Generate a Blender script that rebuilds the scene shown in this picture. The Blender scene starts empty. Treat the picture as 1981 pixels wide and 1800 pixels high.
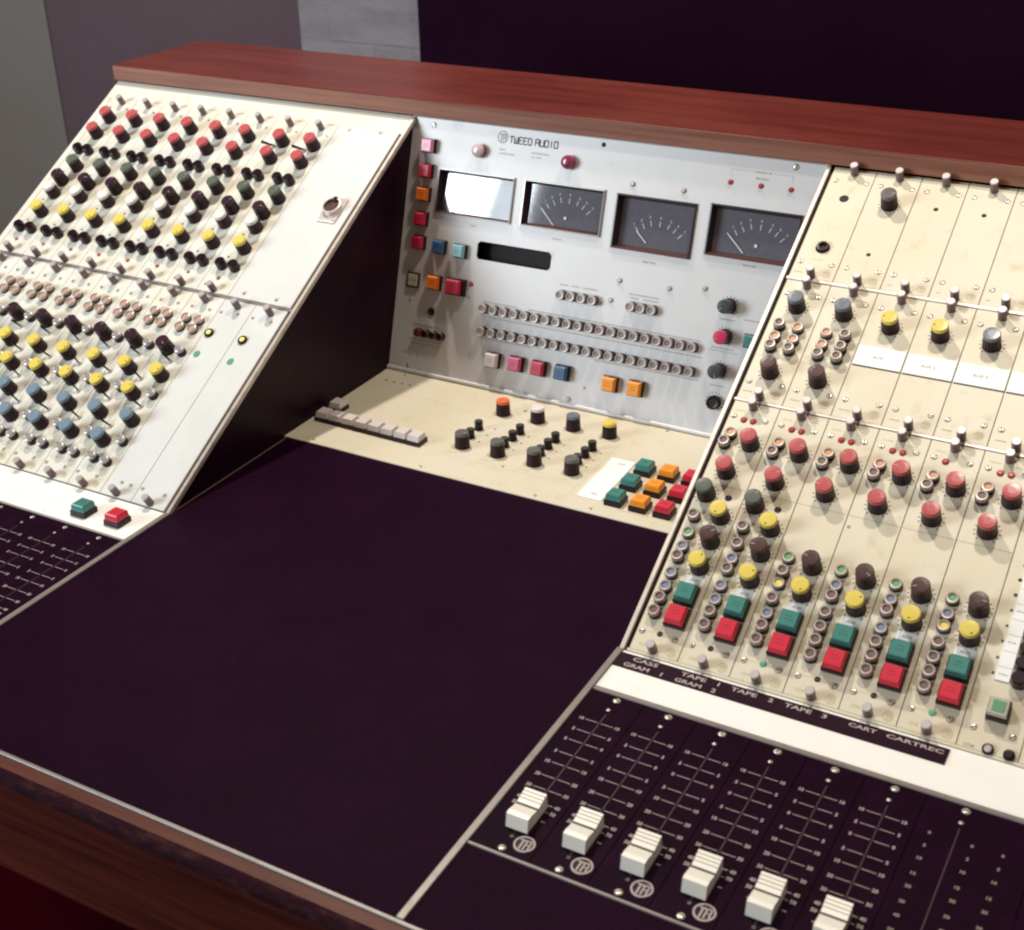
import bpy, math, random
from mathutils import Matrix, Vector
random.seed(7)
R = math.radians
scn = bpy.context.scene

# ------------------------------------------------------------------ camera
def set_camera():
    yaw, pitch, roll = R(29.648), R(-27.860), R(-1.290)
    sy, cy, sp, cp = math.sin(yaw), math.cos(yaw), math.sin(pitch), math.cos(pitch)
    fw = Vector((-sy * cp, cy * cp, sp)); rt = Vector((cy, sy, 0)); up = rt.cross(fw)
    cr, sr = math.cos(roll), math.sin(roll)
    r2 = cr * rt + sr * up; u2 = -sr * rt + cr * up
    cam = bpy.data.cameras.new('camera'); co = bpy.data.objects.new('camera', cam)
    cam.sensor_width = 36; cam.lens = 2655.03 / 1981 * 36; cam.clip_start = .02; cam.clip_end = 60
    M = Matrix((r2, u2, -fw)).transposed().to_4x4(); M.translation = Vector((.88577, -.86020, .67243))
    co.matrix_world = M
    cam.dof.use_dof = True; cam.dof.focus_distance = 1.32; cam.dof.aperture_fstop = 11
    scn.collection.objects.link(co); scn.camera = co
set_camera()

# ------------------------------------------------------------------ light
w = bpy.data.worlds.new('World'); scn.world = w; w.use_nodes = True
w.node_tree.nodes['Background'].inputs[0].default_value = (.80, .57, .43, 1)
w.node_tree.nodes['Background'].inputs[1].default_value = .21
def area(name, loc, target, sx, sy, power, col):
    l = bpy.data.lights.new(name, 'AREA'); l.shape = 'RECTANGLE'; l.size = sx; l.size_y = sy; l.energy = power; l.color = col
    o = bpy.data.objects.new(name, l); o.location = loc
    o.rotation_euler = (Vector(target) - Vector(loc)).to_track_quat('-Z', 'Y').to_euler()
    scn.collection.objects.link(o); return o
area('window_light', (-2.03, -2.03, 1.05), (-.61, .85, 1.05), 1.15, 1.5, 92, (.84, .94, 1.0))
area('window_light', (-1.395, -2.35, 1.05), (.025, .53, 1.05), .10, 1.5, 7.5, (.84, .94, 1.0))
area('window_light', (-1.475, -2.31, 1.05), (-.055, .57, 1.05), .065, 1.5, 1.8, (.84, .94, 1.0))  # dim strip added so the window gap mirrors grey in the meter glass
area('ceiling_lamp', (-.37, .65, 1.80), (.10, .20, 0), .06, .06, 26, (1.0, .92, .81))
area('ceiling_lamp', (.66, .42, 1.65), (.60, .10, 0), .10, .10, 12.5, (1.0, .90, .76))
scn.view_settings.view_transform = 'Standard'; scn.view_settings.look = 'None'
scn.view_settings.exposure = 0; scn.view_settings.gamma = 1
scn.cycles.filter_width = 2.2
scn.cycles.max_bounces = 6

# ------------------------------------------------------------------ materials
MATS = {}
def mat(name, col, rough=.5, metal=0, spec=.5, noise=None, bump=None, coat=0, emit=None, specks=None):
    """noise=(scale xyz, colour2, amount, low, high); bump=(scale, strength)"""
    m = bpy.data.materials.new(name); m.use_nodes = True; nt = m.node_tree; b = nt.nodes['Principled BSDF']
    b.inputs['Base Color'].default_value = (*col, 1); b.inputs['Roughness'].default_value = rough
    b.inputs['Metallic'].default_value = metal; b.inputs['Specular IOR Level'].default_value = spec
    b.inputs['Coat Weight'].default_value = coat; b.inputs['Coat Roughness'].default_value = .15
    tc = None
    if noise or bump: tc = nt.nodes.new('ShaderNodeTexCoord'); gm = nt.nodes.new('ShaderNodeNewGeometry')
    if noise:
        sc, c2, amt, lo, hi = noise
        mp = nt.nodes.new('ShaderNodeMapping'); mp.inputs['Scale'].default_value = sc
        nz = nt.nodes.new('ShaderNodeTexNoise'); nz.inputs['Scale'].default_value = 1; nz.inputs['Detail'].default_value = 6
        nz.inputs['Roughness'].default_value = .62
        rp = nt.nodes.new('ShaderNodeMapRange'); rp.inputs[1].default_value = lo; rp.inputs[2].default_value = hi; rp.inputs[4].default_value = amt
        mx = nt.nodes.new('ShaderNodeMix'); mx.data_type = 'RGBA'
        mx.inputs[6].default_value = (*col, 1); mx.inputs[7].default_value = (*c2, 1)
        L = nt.links.new
        L(gm.outputs['Position'], mp.inputs[0]); L(mp.outputs[0], nz.inputs['Vector']); L(nz.outputs['Fac'], rp.inputs[0])
        L(rp.outputs[0], mx.inputs[0]); L(mx.outputs[2], b.inputs['Base Color'])
    if specks:   # scuffs, dust or grime: (scale xyz, colour, amount, low, high)
        sc, c2, amt, lo, hi = specks
        mp = nt.nodes.new('ShaderNodeMapping'); mp.inputs['Scale'].default_value = sc; mp.inputs['Rotation'].default_value = (0, 0, .6)
        n3 = nt.nodes.new('ShaderNodeTexNoise'); n3.inputs['Scale'].default_value = 1; n3.inputs['Detail'].default_value = 8; n3.inputs['Roughness'].default_value = .7
        r3 = nt.nodes.new('ShaderNodeMapRange'); r3.inputs[1].default_value = lo; r3.inputs[2].default_value = hi; r3.inputs[4].default_value = amt
        m3 = nt.nodes.new('ShaderNodeMix'); m3.data_type = 'RGBA'; m3.inputs[7].default_value = (*c2, 1)
        L(gm.outputs['Position'], mp.inputs[0]); L(mp.outputs[0], n3.inputs['Vector']); L(n3.outputs['Fac'], r3.inputs[0]); L(r3.outputs[0], m3.inputs[0])
        L(mx.outputs[2], m3.inputs[6]); L(m3.outputs[2], b.inputs['Base Color'])
        ra = nt.nodes.new('ShaderNodeMapRange'); ra.inputs[3].default_value = rough; ra.inputs[4].default_value = min(1, rough + .25); L(r3.outputs[0], ra.inputs[0]); L(ra.outputs[0], b.inputs['Roughness'])
    if bump:
        nz2 = nt.nodes.new('ShaderNodeTexNoise'); nz2.inputs['Scale'].default_value = bump[0]; nz2.inputs['Detail'].default_value = 5
        bp = nt.nodes.new('ShaderNodeBump'); bp.inputs['Strength'].default_value = bump[1]; bp.inputs['Distance'].default_value = .001
        nt.links.new(gm.outputs['Position'], nz2.inputs['Vector']); nt.links.new(nz2.outputs['Fac'], bp.inputs['Height'])
        nt.links.new(bp.outputs[0], b.inputs['Normal'])
    if emit:
        b.inputs['Emission Color'].default_value = (*emit[0], 1); b.inputs['Emission Strength'].default_value = emit[1]
    MATS[name] = m; return m
mat('cream', (.67, .620, .495), .42, noise=((11, 11, 11), (.64, .56, .40), .8, .42, .72), bump=(900, .03), specks=((46, 46, 46), (.50, .40, .22), .75, .55, .80))
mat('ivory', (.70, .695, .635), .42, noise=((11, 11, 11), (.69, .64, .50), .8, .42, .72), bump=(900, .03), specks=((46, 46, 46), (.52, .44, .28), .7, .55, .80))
mat('white_paint', (.91, .91, .89), .4, noise=((20, 20, 20), (.82, .80, .72), .5, .5, .8))
mat('cool_paint', (.66, .67, .66), .38, noise=((18, 18, 18), (.60, .60, .57), .7, .45, .8), bump=(900, .03), specks=((50, 50, 50), (.45, .42, .34), .45, .62, .85))
mat('aluminium', (.63, .625, .635), .45, .12, noise=((30, 30, 30), (.59, .58, .57), .7, .45, .8), specks=((45, 45, 45), (.40, .36, .30), .4, .60, .85))
mat('trim_metal', (.25, .225, .21), .42, .3, noise=((60, 60, 60), (.17, .14, .12), .8, .5, .75))
mat('trim_light', (.66, .60, .55), .38, .4, noise=((60, 60, 60), (.42, .35, .29), .8, .5, .75))
mat('substrate', (.13, .085, .05), .8)
mat('black_metal', (.0095, .0008, .0078), .50, spec=.04, noise=((40, 40, 40), (.018, .0022, .015), .8, .45, .75), specks=((160, 160, 160), (.05, .026, .04), .5, .66, .84))
mat('leather', (.0105, .0008, .0085), .5, spec=.03, noise=((14, 14, 14), (.0145, .0018, .0125), .9, .35, .7), bump=(420, .8), specks=((260, 40, 100), (.050, .028, .042), .45, .60, .85))
mat('cheek_black', (.011, .0012, .008), .4, spec=.12, noise=((9, 9, 9), (.022, .006, .012), .8, .45, .7))
mat('dark', (.006, .001, .005), .7)
mat('knob_body', (.020, .0045, .010), .42, spec=.25)
mat('black_plastic', (.012, .002, .006), .35, spec=.3)
for n, c in dict(red=(.46, .085, .092), yellow=(.70, .56, .11), blue=(.17, .25, .32), slate=(.15, .17, .22), greygreen=(.10, .12, .095),
                 brown=(.075, .034, .034), blackcap=(.035, .014, .024), white=(.74, .70, .70), orange=(.75, .16, .06), crimson=(.55, .03, .09),
                 darkgrey=(.12, .115, .11), charcoal=(.045, .055, .055)).items():
    mat('cap_' + n, c, .27, spec=.5)
for n, c in dict(teal=(.045, .205, .18), red=(.60, .02, .05), amber=(.85, .30, .02), blue=(.035, .10, .22), pink=(.62, .10, .22), white=(.66, .60, .58),
                 orange=(.72, .16, .02), lightblue=(.20, .48, .58), crimson=(.50, .02, .06), green=(.12, .30, .16), grey=(.45, .42, .36), rose=(.70, .25, .38)).items():
    mat('key_' + n, c, .3, spec=.5)
    mat('ink_' + n, tuple(x * .35 for x in c), .5)
for n, c in dict(brown=(.14, .085, .075), orange=(.62, .30, .14), green=(.12, .34, .13), blue=(.15, .20, .31), yellow=(.75, .62, .10), grey=(.25, .25, .26), copper=(.46, .30, .24), mauve=(.24, .17, .21)).items():
    mat('lens_' + n, c, .45)
mat('collar', (.40, .34, .32), .36, .4)
mat('collar_brown', (.46, .36, .31), .35, .4)
mat('screw_metal', (.66, .62, .54), .35, .5)
mat('thumb_metal', (.55, .50, .50), .38, .3)
mat('thumb_shade', (.17, .115, .13), .35, .5)  # screw sides: shade put into a darker copy of the metal
mat('chrome', (.50, .46, .45), .36, .5)
mat('print_grey', (.30, .27, .22), .6)
mat('print_faint', (.36, .33, .32), .6)
mat('print_dark', (.05, .04, .04), .6)
mat('print_tan', (.52, .46, .26), .6)
mat('print_cream', (.44, .37, .36), .5)
mat('led_red', (.36, .03, .035), .3)
mat('led_yellow', (.9, .8, .2), .3, emit=((.95, .8, .15), .35))
mat('dot_green', (.10, .33, .20), .4)
mat('magenta_lens', (.25, .03, .09), .15, coat=.5)
mat('glare_lens', (.56, .44, .46), .2, coat=.5)  # white glare on the red lamp's front, painted as a pale colour
mat('label_white', (.86, .88, .88), .5)
mat('slot_dark', (.032, .012, .014), .5)
mat('dymo', (.016, .003, .012), .4, spec=.2)
mat('fader_white', (.84, .82, .74), .35)
mat('fader_groove', (.33, .29, .20), .6)
mat('dial', (.115, .115, .155), .7, noise=((200, 200, 200), (.145, .145, .19), .8, .4, .7))
mat('dial_mark', (.95, .95, .95), .6)
mat('bezel', (.028, .010, .014), .3)
mat('bezel_brown', (.085, .030, .024), .4)
mat('bezel_metal', (.38, .36, .36), .35, .6)
mat('wood', (.140, .024, .018), .34, spec=.35, coat=.06, noise=((2.2, 46, 46), (.072, .012, .010), .95, .30, .72), bump=(160, .08), specks=((3, 7, 7), (.185, .040, .028), .6, .45, .8))
mat('wood_edge', (.34, .145, .088), .45, noise=((5, 160, 160), (.18, .060, .038), .9, .35, .7))
mat('wood_rail', (.088, .018, .011), .5, spec=.12, noise=((5, 110, 110), (.022, .004, .004), 1, .32, .72))  # rail face: its weaker light is put into the dark base colour
mat('wood_rail_top', (.125, .036, .022), .5, spec=.2, noise=((7, 110, 110), (.060, .018, .013), 1, .35, .7))
mat('wood_worn', (.020, .005, .010), .8, spec=.05, noise=((60, 160, 160), (.075, .032, .022), .7, .48, .80), bump=(260, .5))
mat('wall_mauve', (.068, .038, .048), .8, noise=((2.2, 2.2, 2.2), (.085, .055, .070), .8, .4, .7), bump=(60, .1))
mat('wall_grey', (.125, .105, .088), .8, noise=((3, 3, 3), (.14, .125, .12), .8, .4, .7), bump=(60, .1))
mat('board_grey', (.20, .182, .20), .8, noise=((6, 6, 26), (.135, .12, .135), .9, .4, .7), bump=(90, .8))
mat('black_cloth', (.009, .0010, .0075), .9, spec=.05, noise=((3, 3, 3), (.013, .0022, .011), .8, .4, .7))
mat('carpet', (.040, .0016, .005), .95, spec=0, noise=((6, 6, 6), (.012, .001, .004), .9, .4, .7), bump=(300, .5))
def glass():
    m = bpy.data.materials.new('meter_glass'); m.use_nodes = True; nt = m.node_tree; nt.nodes.clear()
    o = nt.nodes.new('ShaderNodeOutputMaterial'); mx = nt.nodes.new('ShaderNodeMixShader'); mx.inputs[0].default_value = .13
    t = nt.nodes.new('ShaderNodeBsdfTransparent'); g = nt.nodes.new('ShaderNodeBsdfGlossy'); g.inputs['Roughness'].default_value = .05
    nt.links.new(t.outputs[0], mx.inputs[1]); nt.links.new(g.outputs[0], mx.inputs[2]); nt.links.new(mx.outputs[0], o.inputs[0])
    MATS['meter_glass'] = m
glass()

# ------------------------------------------------------------------ mesh builder
_glyphs = {}
def glyph(s):
    if s not in _glyphs:
        c = bpy.data.curves.new('t', 'FONT'); c.body = s; c.resolution_u = 2; c.offset = .022
        o = bpy.data.objects.new('t', c); scn.collection.objects.link(o)
        dg = bpy.context.evaluated_depsgraph_get(); me = bpy.data.meshes.new_from_object(o.evaluated_get(dg))
        vs = [v.co.copy() for v in me.vertices]; fs = [tuple(p.vertices) for p in me.polygons]
        bpy.data.objects.remove(o); bpy.data.meshes.remove(me); bpy.data.curves.remove(c)
        xs = [v.x for v in vs]; ys = [v.y for v in vs]; x0, x1, y0, y1 = min(xs), max(xs), min(ys), max(ys)
        _glyphs[s] = ([((v.x - x0) / (x1 - x0), (v.y - y0) / (y1 - y0)) for v in vs], fs, (x1 - x0) / (y1 - y0))
    return _glyphs[s]
STROKES = {'T': [[(0, 6), (4, 6)], [(2, 6), (2, 0)]], 'W': [[(0, 6), (0, 0), (4, 0), (4, 6)], [(2, 0), (2, 4)]], 'E': [[(4, 6), (0, 6), (0, 0), (4, 0)], [(0, 3), (3, 3)]],
           'D': [[(0, 0), (0, 6), (3, 6), (4, 5), (4, 0), (0, 0)]], 'A': [[(0, 0), (0, 6), (4, 6), (4, 0)], [(0, 3), (4, 3)]], 'U': [[(0, 6), (0, 0), (4, 0), (4, 6)]],
           'I': [[(2, 0), (2, 6)]], 'O': [[(0, 0), (0, 6), (4, 6), (4, 0), (0, 0)]]}
class MB:
    def __init__(s): s.v = []; s.f = []; s.m = []; s.sm = []; s.mats = []
    def mi(s, n):
        if n not in s.mats: s.mats.append(n)
        return s.mats.index(n)
    def add(s, vs, fs, m, smooth=False):
        o = len(s.v); s.v += [tuple(x) for x in vs]; k = s.mi(m)
        for f in fs: s.f.append(tuple(i + o for i in f)); s.m.append(k); s.sm.append(smooth)
    def box(s, x0, x1, y0, y1, z0, z1, m, c=0, top=None, bottom=False):
        """box with the top edge chamfered by c"""
        r = [(x0, y0, z0), (x1, y0, z0), (x1, y1, z0), (x0, y1, z0)]
        if c:
            r += [(x0, y0, z1 - c), (x1, y0, z1 - c), (x1, y1, z1 - c), (x0, y1, z1 - c)]
            r += [(x0 + c, y0 + c, z1), (x1 - c, y0 + c, z1), (x1 - c, y1 - c, z1), (x0 + c, y1 - c, z1)]
        else: r += [(x0, y0, z1), (x1, y0, z1), (x1, y1, z1), (x0, y1, z1)]
        n = len(r) // 4
        fs = [(4 * k + i, 4 * k + (i + 1) % 4, 4 * k + 4 + (i + 1) % 4, 4 * k + 4 + i) for k in range(n - 1) for i in range(4)]
        if bottom: fs.append((3, 2, 1, 0))
        s.add(r, fs, m); s.add(r[-4:], [(0, 1, 2, 3)], top or m)
    def lathe(s, cx, cy, prof, n=24, close=True, flute=0, z0=0):
        """prof = [(r, z, material of the band above)]; the last one is the cap"""
        for k in range(len(prof) - 1):
            a, b = prof[k], prof[k + 1]; vs = []
            for (r, z, _) in (a, b):
                for i in range(n):
                    t = 2 * math.pi * i / n; rr = r - (flute if (i % 2 and a[2] == prof[0][2]) else 0)
                    vs.append((cx + rr * math.cos(t), cy + rr * math.sin(t), z + z0))
            s.add(vs, [(i, (i + 1) % n, n + (i + 1) % n, n + i) for i in range(n)], a[2], smooth=not flute)
        if close:
            r, z, m = prof[-1]
            s.add([(cx + r * math.cos(2 * math.pi * i / n), cy + r * math.sin(2 * math.pi * i / n), z + z0) for i in range(n)], [tuple(range(n))], m)
    def disc(s, cx, cy, r, z, m, n=16): s.lathe(cx, cy, [(r, z, m)], n)
    def ring(s, cx, cy, r0, r1, z, m, n=24):
        vs = [(cx + r * math.cos(2 * math.pi * i / n), cy + r * math.sin(2 * math.pi * i / n), z) for r in (r0, r1) for i in range(n)]
        s.add(vs, [(i, n + i, n + (i + 1) % n, (i + 1) % n) for i in range(n)], m)
    def line(s, a, b, wd, z, m):
        d = Vector((b[0] - a[0], b[1] - a[1])); d.normalize(); p = Vector((-d.y, d.x)) * wd / 2
        s.add([(a[0] + p.x, a[1] + p.y, z), (a[0] - p.x, a[1] - p.y, z), (b[0] - p.x, b[1] - p.y, z), (b[0] + p.x, b[1] + p.y, z)], [(0, 1, 2, 3)], m)
    def rect(s, x0, x1, y0, y1, z, m): s.add([(x0, y0, z), (x1, y0, z), (x1, y1, z), (x0, y1, z)], [(0, 1, 2, 3)], m)
    def text(s, t, x0, x1, y0, y1, z, m):
        g, f, _ = glyph(t); s.add([(x0 + a * (x1 - x0), y0 + b * (y1 - y0), z) for a, b in g], f, m)
    def textc(s, t, cx, cy, h, z, m, wide=1.0):
        a = glyph(t)[2] * h * wide; s.text(t, cx - a / 2, cx + a / 2, cy - h / 2, cy + h / 2, z, m)
    def ticks(s, cx, cy, r0, r1, m='print_dark', n=13, wd=.0008, a0=-50, a1=230):
        for i in range(n):
            t = R(a0 + (a1 - a0) * i / (n - 1)); c, q = math.cos(t), math.sin(t)
            s.line((cx + r0 * c, cy + r0 * q), (cx + r1 * c, cy + r1 * q), wd, .00012, m)
    def screw(s, cx, cy, r=.0024, m='screw_metal', rot=None):
        s.ring(cx, cy, r, r * 1.22, .0001, 'print_grey', 12)
        s.lathe(cx, cy, [(r, .0001, m), (r * .85, .0007, m), (r * .4, .0009, m)], 12)
        t = random.uniform(0, 3.14) if rot is None else rot; c, q = math.cos(t) * r * .9, math.sin(t) * r * .9
        s.line((cx - c, cy - q), (cx + c, cy + q), r * .34, .00096, 'dark')
    def badge(s, cx, cy, r, m, z=.00012):
        s.ring(cx, cy, r * .84, r, z, m, 20)
        s.line((cx - r * .55, cy + r * .42), (cx + r * .05, cy + r * .42), r * .17, z, m); s.line((cx - r * .25, cy + r * .4), (cx - r * .25, cy - r * .72), r * .17, z, m)
        s.line((cx + r * .12, cy - r * .7), (cx + r * .12, cy + r * .5), r * .16, z, m); s.line((cx + r * .12, cy + r * .46), (cx + r * .58, cy + r * .46), r * .16, z, m)
        s.line((cx + r * .55, cy + r * .5), (cx + r * .55, cy - r * .55), r * .16, z, m); s.line((cx + r * .12, cy - r * .05), (cx + r * .55, cy - r * .05), r * .14, z, m)
    def holed(s, x0, x1, y0, y1, z0, z1, holes, m):
        """plate with rectangular holes (hx0,hx1,hy0,hy1), walls included"""
        xs = sorted({x0, x1, *[h[0] for h in holes], *[h[1] for h in holes]}); ys = sorted({y0, y1, *[h[2] for h in holes], *[h[3] for h in holes]})
        for i in range(len(xs) - 1):
            for j in range(len(ys) - 1):
                mx_, my = (xs[i] + xs[i + 1]) / 2, (ys[j] + ys[j + 1]) / 2
                if any(h[0] < mx_ < h[1] and h[2] < my < h[3] for h in holes): continue
                s.rect(xs[i], xs[i + 1], ys[j], ys[j + 1], z1, m)
        for (a, b, c, d) in [(x0, x1, y0, y1)] + list(holes):
            s.add([(a, c, z0), (b, c, z0), (b, d, z0), (a, d, z0), (a, c, z1), (b, c, z1), (b, d, z1), (a, d, z1)], [(i, (i + 1) % 4, 4 + (i + 1) % 4, 4 + i) for i in range(4)], m)
    def poly(s, pts, x0, x1, m):
        """profile of (y, z) points extruded along x"""
        n = len(pts); s.add([(x0, y, z) for y, z in pts] + [(x1, y, z) for y, z in pts],
              [tuple(range(n))[::-1], tuple(range(n, 2 * n))] + [(i, (i + 1) % n, n + (i + 1) % n, n + i) for i in range(n)], m)
    def mesh(s, name):
        me = bpy.data.meshes.new(name); me.from_pydata(s.v, [], s.f); me.polygons.foreach_set('material_index', s.m); me.polygons.foreach_set('use_smooth', s.sm)
        for n in s.mats: me.materials.append(MATS[n])
        me.update(); return me
def link(name, me, parent=None, mloc=None):
    o = bpy.data.objects.new(name, me); scn.collection.objects.link(o)
    if parent is not None: o.parent = parent
    if mloc is not None: o.matrix_local = mloc
    return o
TR = Matrix.Translation

# ------------------------------------------------------------------ console frame
W, YB, YT, H, YC, YF, YS = .4981, .3969, .4834, .2868, .1905, -.3370, -.0600
TH = R(30.68); SL = .5621; XR = 1.000; XL = -.4605
MT = Matrix.Rotation(TH, 4, 'X')                                   # sloping wings
MM = TR((0, YB, 0)) @ Matrix.Rotation(math.atan2(H, YT - YB), 4, 'X')   # steep centre panel
ROOT = link('mixing_console', None)
ROOT['label'] = 'cream and black audio mixing console with coloured knobs, four meters and a reddish wooden top'
ROOT['category'] = 'mixing console'
I4 = Matrix.Identity(4)
def part(name, mb, M=I4, label=None, parent=ROOT):
    o = link(name, mb.mesh(name), parent, M)
    if label: o['label'] = label
    return o

# woodwork
b = MB(); b.box(XL - .002, XR, .4792, .6570, .2889, .3082, 'wood', c=.0012, bottom=True)
b.add([(XL - .0021, .4790, .2893), (XR, .4790, .2893), (XR, .4790, .3068), (XL - .0021, .4790, .3068)], [(0, 1, 2, 3)], 'wood_edge')
part('wood_top', b)
b = MB(); fil = [(-.3405, -.0005), (-.3490, -.0012)]
b.poly([(-.3405, -.104), (-.3405, -.0008), (-.3500, -.0014), (-.3500, -.104)], XL, XR, 'wood_rail_top')
pr = [(-.3500, -.0013)] + [(-.3500 - .0085 * math.sin(R(a)), -.0100 + .0087 * math.cos(R(a))) for a in (15, 30, 45, 60, 75, 90)]
for i in range(len(pr) - 1):
    (y0, z0), (y1, z1) = pr[i], pr[i + 1]; b.add([(XL, y0, z0), (XR, y0, z0), (XR, y1, z1), (XL, y1, z1)], [(0, 1, 2, 3)], 'wood_worn', True)
b.poly([(-.3500, -.104), (-.3501, -.010), (-.3585, -.010), (-.3585, -.098), (-.3565, -.104)], XL, XR, 'wood_rail')
part('front_rail', b, label='red brown wooden armrest rail with a worn scuffed upper edge')
b = MB(); b.box(XL, XR, YF - .0030, YF, -.004, .0006, 'trim_metal', c=.0004); part('edge_strip', b, label='thin bright metal strip along the wooden armrest')
for x0, x1 in ((XL - .0022, XL - .0004), (XR, XR + .022)):
    b = MB(); b.poly([(-.352, -.10), (-.352, -.004), (0, -.004), (YT, H - .006), (.640, .2885), (.640, -.72), (.05, -.72), (.05, -.10)], x0, x1, 'wood'); part('end_panel', b)
b = MB(); b.box(XL, XR, .630, .640, -.72, .2888, 'cheek_black'); b.box(XL, XR, -.3395, .63, -.104, -.090, 'cheek_black', bottom=True); part('cabinet', b)
# dark carcass under every plate
b = MB()
b.box(XL, .0, -.3365, -.0015, -.012, -.0024, 'substrate'); b.box(W, XR, -.3365, -.0015, -.012, -.0024, 'substrate')
b.box(.0, W, -.3365, YB, -.012, -.0024, 'substrate')
for x0, x1 in ((XL, -.0035), (W + .0035, XR)):
    c, s_ = math.cos(TH), math.sin(TH)
    b.poly([(.0, -.010), (SL * c, SL * s_ - .010), (SL * c + .004 * s_ * 0 , SL * s_ - .0026), (.0, -.0026)], x0, x1, 'substrate')
part('carcass', b)
# black cheeks either side of the recess
for x0, x1 in ((-.0034, 0), (W, W + .0034)):
    b = MB(); b.poly([(0, -.009), (YT, -.009), (YT, H - .0032), (.004, -.0004)], x0, x1, 'cheek_black'); part('side_cheek', b)

# desk surfaces
b = MB(); b.box(.0052, W - .0046, YF + .0003, YC - .0004, -.0022, 0, 'leather'); part('desk_pad', b, label='smooth black writing surface in the middle of the console')
for x0, x1 in ((-.0008, .0050), (W - .0044, W + .0014)):
    b = MB(); b.box(x0, x1, YF + .0003, -.0004, -.002, .0016, 'trim_metal', c=.0005)
    part('edge_trim', b)
    b = MB(); b.box(x0 + (.0004 if x0 < .1 else .0016), (x0 + .0044) if x0 < .1 else x1, .0000, SL - .0004, -.004, .0012, 'trim_light', c=.0005)
    part('edge_trim', b, MT)

# ------------------------------------------------------------------ control meshes
MESH = {}
def knob_mesh(cap, dot=None, r=.0086, h=.018, body='knob_body'):
    b = MB(); k = r / .0086
    b.lathe(0, 0, [(r, .0002, body), (r * .97, .0012, body), (r * .885, h - .0040, body), (r * .885, h - .0036, 'cap_' + cap)], 36, close=False, flute=.00028)
    c = 'cap_' + cap
    b.lathe(0, 0, [(r * .895, h - .0036, c), (r * .875, h - .0009, c), (r * .80, h - .0001, c), (r * .4, h + .0001, c)], 28)
    if dot: b.disc(0, r * .56, .00085 * k, h + .00015, dot, 8)
    else: b.line((0, r * .35), (0, r * .78), .0006, h + .00016, 'print_cream')
    return b.mesh(cap + '_knob')
for cap in ('red', 'blue', 'slate', 'greygreen', 'brown', 'blackcap', 'white', 'orange', 'crimson', 'darkgrey', 'charcoal'): MESH['k_' + cap] = knob_mesh(cap)
MESH['k_yellow'] = knob_mesh('yellow', 'print_dark')
KN = dict(red='red_knob', blue='blue_knob', slate='grey_blue_knob', greygreen='grey_green_knob', brown='brown_knob', blackcap='black_knob', white='white_knob', orange='orange_knob',
          crimson='crimson_knob', darkgrey='grey_knob', charcoal='charcoal_knob', yellow='yellow_knob')
def knob(par, cap, x, y, rot=None):
    a = random.uniform(-130, 130) if rot is None else rot
    return link(KN[cap], MESH['k_' + cap], par, TR((x, y, 0)) @ Matrix.Rotation(R(a), 4, 'Z'))
def push_mesh(lens, h=.009, r=.0054):
    b = MB(); b.lathe(0, 0, [(r * 1.05, .0001, 'black_plastic'), (r * 1.05, h * .5, 'black_plastic'), (r * .98, h * .5, 'collar'), (r * .98, h - .0008, 'collar'), (r * .88, h, 'collar'), (r * .66, h - .0001, 'collar'), (r * .60, h - .0012, 'lens_' + lens)], 20)
    return b.mesh(lens + '_push_button')
for l in ('brown', 'orange', 'green', 'blue', 'yellow', 'copper', 'grey', 'mauve'):
    MESH['p_' + l] = push_mesh(l); MESH['q_' + l] = push_mesh(l, .0062)
def dark_push(lens):
    b = MB(); b.lathe(0, 0, [(.0056, .0001, 'black_plastic'), (.0054, .0082, 'bezel_brown'), (.0048, .0090, 'bezel_brown'), (.0036, .0088, lens)], 18); return b.mesh('push_button')
MESH['p_dim'] = dark_push('black_plastic'); MESH['p_crimson'] = dark_push('ink_crimson')
def push(par, lens, x, y, low=False): return link('push_button', MESH[('q_' if low else 'p_') + lens], par, TR((x, y, 0)))
b = MB(); b.lathe(0, 0, [(.0040, .0001, 'thumb_shade'), (.0040, .0118, 'thumb_metal'), (.0040, .0122, 'thumb_metal'), (.0034, .0130, 'thumb_metal')], 18); MESH['thumb'] = b.mesh('thumb_screw')
def thumb(par, x, y): return link('thumb_screw', MESH['thumb'], par, TR((x, y, 0)))
b = MB(); b.lathe(0, 0, [(.0056, .0001, 'black_plastic'), (.0054, .0095, 'black_plastic'), (.0046, .0104, 'black_plastic')], 12, flute=.0003); MESH['stud'] = b.mesh('selector_knob')
def stud(par, x, y): return link('selector_knob', MESH['stud'], par, TR((x, y, 0)) @ Matrix.Diagonal((1.14, 1.14, 1.05, 1)))
b = MB(); b.lathe(0, 0, [(.0038, .0001, 'black_plastic'), (.0032, .004, 'black_plastic'), (.0034, .0098, 'black_plastic'), (.0030, .0106, 'cap_charcoal')], 14); MESH['small'] = b.mesh('small_knob')
b = MB(); b.lathe(0, 0, [(.0055, .0001, 'black_plastic'), (.0055, .0068, 'chrome'), (.0051, .0092, 'chrome'), (.0040, .0100, 'chrome'), (.0034, .0094, 'lens_grey')], 18); MESH['silver'] = b.mesh('silver_button')
b = MB(); b.lathe(0, 0, [(.0056, .0001, 'black_plastic'), (.0056, .0030, 'collar_brown'), (.0053, .0058, 'collar_brown'), (.0044, .0062, 'collar_brown'), (.0040, .0052, 'lens_copper')], 18); MESH['copper'] = b.mesh('copper_button')
b = MB(); b.lathe(0, 0, [(.0024, .0001, 'chrome'), (.0018, .002, 'chrome')], 10)
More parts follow.
